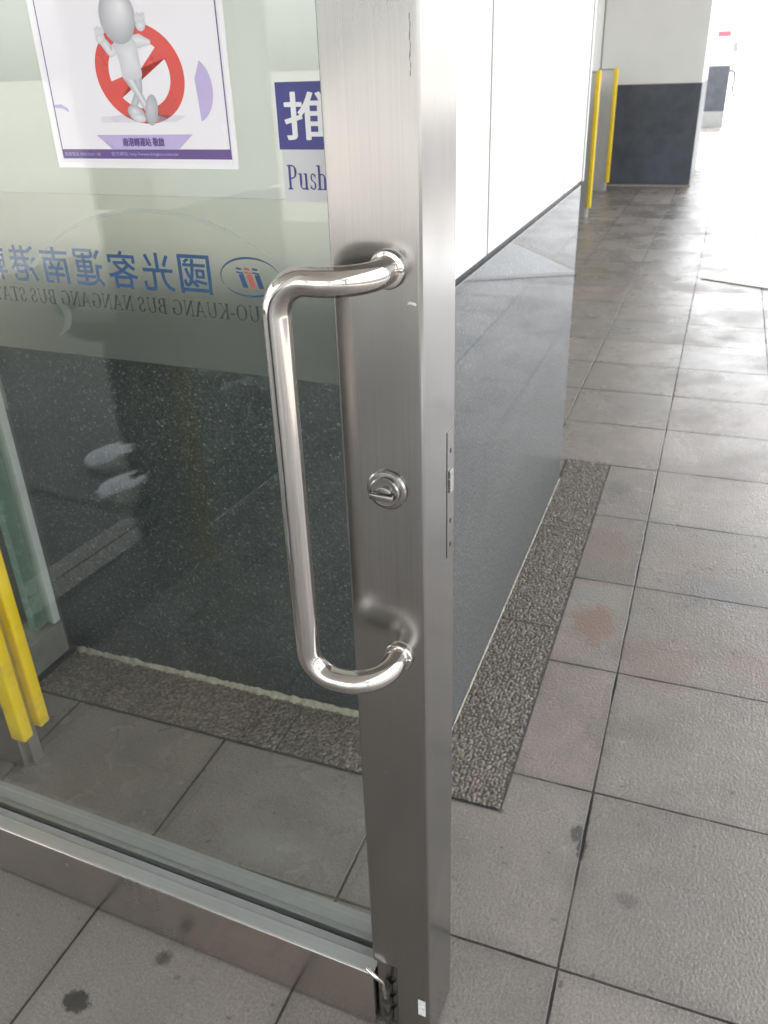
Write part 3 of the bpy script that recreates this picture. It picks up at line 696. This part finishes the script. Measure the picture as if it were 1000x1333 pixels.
bm = bmesh.new(); y0 = .0429
# page furniture
shape(bm, [(-.3555, 1.4175), (-.1235, 1.4175), (-.1235, 1.4275), (-.3555, 1.4275)], y0, 0)
shape(bm, [(-.3555, 1.4276), (-.3542, 1.4276), (-.3542, 1.84), (-.3555, 1.84)], y0, 0); shape(bm, [(-.1250, 1.4276), (-.1235, 1.4276), (-.1235, 1.84), (-.1250, 1.84)], y0, 0)
shape(bm, [(-.3010, 1.4425), (-.1700, 1.4425), (-.1900, 1.4278), (-.2820, 1.4278)], y0, 1)
arc1 = [(-.1630 + .0250 * math.cos(a), 1.4850 + .0310 * math.sin(a)) for a in np.linspace(R(-75), R(62), 20)]
shape(bm, arc1 + [(-.1590, 1.4960)], y0, 1)
shape(bm, [(-.3540, 1.474), (-.3440, 1.4745), (-.3350, 1.4700), (-.3345, 1.466), (-.3420, 1.470), (-.3540, 1.4712)], y0, 1)
shape(bm, [(-.290, 1.455), (-.190, 1.455), (-.175, 1.4605), (-.22, 1.464), (-.290, 1.461)], y0, 6)
# prohibition ring, leaning back
rc, ra, rb, rot = (-.2290, 1.5020), .0580, .0480, R(-14)
def rp(a, k): 
    x, z = ra * k * math.cos(a), rb * k * math.sin(a); return (rc[0] + x * math.cos(rot) - z * math.sin(rot), rc[1] + x * math.sin(rot) + z * math.cos(rot))
for i in range(60):
    a0, a1 = 2 * math.pi * i / 60, 2 * math.pi * (i + 1) / 60; shape(bm, [rp(a0, 1), rp(a1, 1), rp(a1, .69), rp(a0, .69)], y0, 2)
shape(bm, [rp(R(208), .75), rp(R(238), .75), rp(R(62), .75), rp(R(40), .75)], y0 - .00005, 2)
# blank mannequin leaning on the ring: printed tones run from dark rim to light middle
man = bmesh.new(); cl = man.loops.layers.float_color.new('print_colour')
def grad(pts, cen, edge, mid, y):
    vc = man.verts.new((cen[0], y, cen[1])); vs = [man.verts.new((x, y, z)) for x, z in pts]; n = len(vs)
    for i in range(n):
        f = man.faces.new((vc, vs[i], vs[(i + 1) % n]))
        for lp in f.loops: lp[cl] = (*(mid if lp.vert is vc else edge), 1)
def gell(cx, cz, rx, rz, rot, y, edge, mid, off=(0, 0)): grad(ellp(cx, cz, rx, rz, rot, 40), (cx + off[0] * rx, cz + off[1] * rz), edge, mid, y)
def glimb(pts, ws, y, edge, mid):
    pts = [Vector(p) for p in pts]; P, W = [], []
    for i in range(len(pts) - 1):
        for k in range(6): f = k / 6; P.append(pts[i].lerp(pts[i + 1], f)); W.append(ws[i] * (1 - f) + ws[i + 1] * f)
    P.append(pts[-1]); W.append(ws[-1]); pr = None
    for i, p in enumerate(P):
        t = (P[min(i + 1, len(P) - 1)] - P[max(0, i - 1)]).normalized(); nn = Vector((-t.y, t.x))
        cur = [man.verts.new((q.x, y, q.y)) for q in (p + nn * W[i], p + nn * W[i] * .1, p - nn * W[i])]
        if pr:
            for k in range(2):
                f = man.faces.new((pr[k], pr[k + 1], cur[k + 1], cur[k]))
                for lp in f.loops: lp[cl] = (*(mid if lp.vert in (pr[1], cur[1]) else edge), 1)
        pr = cur
y1 = y0 - .0001; D, M_, L_ = (.36, .36, .40), (.54, .54, .585), (.72, .72, .75)
glimb([(-.2560, 1.5265), (-.2660, 1.5215), (-.2765, 1.5330)], [.0052, .0058, .0050], y1, M_, L_)
glimb([(-.2400, 1.5300), (-.2240, 1.5310), (-.2090, 1.5290)], [.0065, .0070, .0022], y1, M_, L_)
glimb([(-.2350, 1.499), (-.2350, 1.481), (-.2480, 1.462)], [.0075, .0048, .0042], y1 - .00004, D, M_)
glimb([(-.2490, 1.499), (-.2380, 1.481), (-.2265, 1.462)], [.0075, .0048, .0042], y1 - .00008, D, L_)
tor = [(-.2625, 1.5270), (-.2600, 1.5315), (-.2530, 1.5335), (-.2400, 1.5350), (-.2320, 1.5340), (-.2290, 1.5290), (-.2285, 1.5180), (-.2270, 1.5060), (-.2268, 1.4970), (-.2300, 1.4935), (-.2400, 1.4925), (-.2520, 1.4930), (-.2555, 1.4960), (-.2560, 1.5060), (-.2580, 1.5180)]
grad(tor, (-.2400, 1.5160), M_, L_, y1 - .00012)
gell(-.2430, 1.4575, .0130, .0085, R(-22), y1 - .00016, D, L_, (-.2, .3)); gell(-.2405, 1.4530, .0105, .0045, R(-10), y1 - .0002, M_, L_)
gell(-.2205, 1.4610, .0090, .0165, R(-12), y1 - .00016, D, M_, (-.3, .2))
gell(-.2500, 1.5560, .0250, .0275, R(8), y1 - .00024, D, (.78, .78, .80), (.25, .35))
for hx, hz in ((-.2785, 1.5360), (-.2190, 1.5465)):
    gell(hx, hz, .0068, .0064, 0, y1 - .0003, M_, L_)
    for k in range(4): gell(hx - .0050 + .0033 * k, hz + .0058 + .001 * (k % 2), .0019, .0052, R(10 - 6 * k), y1 - .00033, M_, L_)

for v in man.verts: v.co.x = -.2390 + (v.co.x + .2420) * .92; v.co.z = 1.5035 + (v.co.z - 1.5000) * .94
link('figure', man, PRINT, sh_)
link('artwork', bm, [PURP, LILAC, RED, MAN1, MAN2, MAN3, PALESH], sh_)
bm = bmesh.new(); put_text(bm, '南港轉運站 敬啟', -.2370, 1.4350, .056, .0085, y0 - .0002, False, .0004, .03); link('lettering', bm, PURP, sh_)
bm = bmesh.new(); put_text(bm, '服務電話 0800-010-138', -.3260, 1.4225, .052, .0042, y0 - .0002, False, 0, .03); put_text(bm, '官方網站 http://www.kingbus.com.tw', -.2380, 1.4225, .092, .0048, y0 - .0002, False, 0, .03); link('lettering', bm, LILAC, sh_)

# ------------------------------------------------------------------ street trees (seen mirrored in glass, steel and stone)
def tree_meshes():
    bm = bmesh.new(); tube(bm, [(0, 0, 0), (.05, .02, 1.2), (.02, .08, 2.4), (.1, 0, 4.2)], [.17, .14, .12, .05], 10)
    for k in range(9):
        a = k * 2.4; z = 2.0 + .25 * k; L = 1.9 - .1 * k
        tube(bm, [(.04, .04, z), (.5 * L * math.cos(a), .5 * L * math.sin(a), z + .5), (L * math.cos(a), L * math.sin(a), z + 1.1)], [.06, .04, .012], 7)
    tm = bpy.data.meshes.new('trunk'); bm.to_mesh(tm); bm.free(); tm.materials.append(BARK)
    r = np.random.default_rng(3); vs, fs = [], []
    cl = [(r.normal(0, 1.25), r.normal(0, 1.25), 4.0 + r.normal(0, .95), .45 + .45 * r.random()) for _ in range(34)]
    for cx, cy, cz, cr in cl:
        for _ in range(120):
            v = r.normal(size=3); v /= np.linalg.norm(v); p = np.array([cx, cy, cz]) + v * cr * r.random() ** .4
            a = r.normal(size=3); a /= np.linalg.norm(a); b_ = np.cross(a, r.normal(size=3)); b_ /= np.linalg.norm(b_); s1 = .05 + .05 * r.random(); i = len(vs)
            vs += [tuple(p - a * s1), tuple(p + b_ * s1 * .5), tuple(p + a * s1), tuple(p - b_ * s1 * .5)]; fs.append((i, i + 1, i + 2, i + 3))
    cm = bpy.data.meshes.new('crown'); cm.from_pydata(vs, [], fs); cm.materials.append(LEAF); return tm, cm
TM, CM = tree_meshes()
for i, (x, y, s_, lab) in enumerate([(4.6, 6.5, .95, 'leafy street tree by the kerb level with the plaza'), (4.4, -4.5, 1.0, 'leafy street tree behind the camera by the kerb'), (-6.5, -11.5, 1.1, 'leafy tree behind the building corner mirrored in the door glass'),
                                     (3.0 - .2, -15, 1.2, 'tall leafy tree behind the viewpoint at the end of the walk')]):
    t = empty('street_tree', (x, y, 0 if x < 3.2 and y > -9 else -.02), lab, 'tree', i * 1.3, 'trees along the street'); t.scale = (s_,) * 3
    for nm, me in (('trunk', TM), ('crown', CM)):
        o = bpy.data.objects.new(nm, me); COL.objects.link(o); o.parent = t
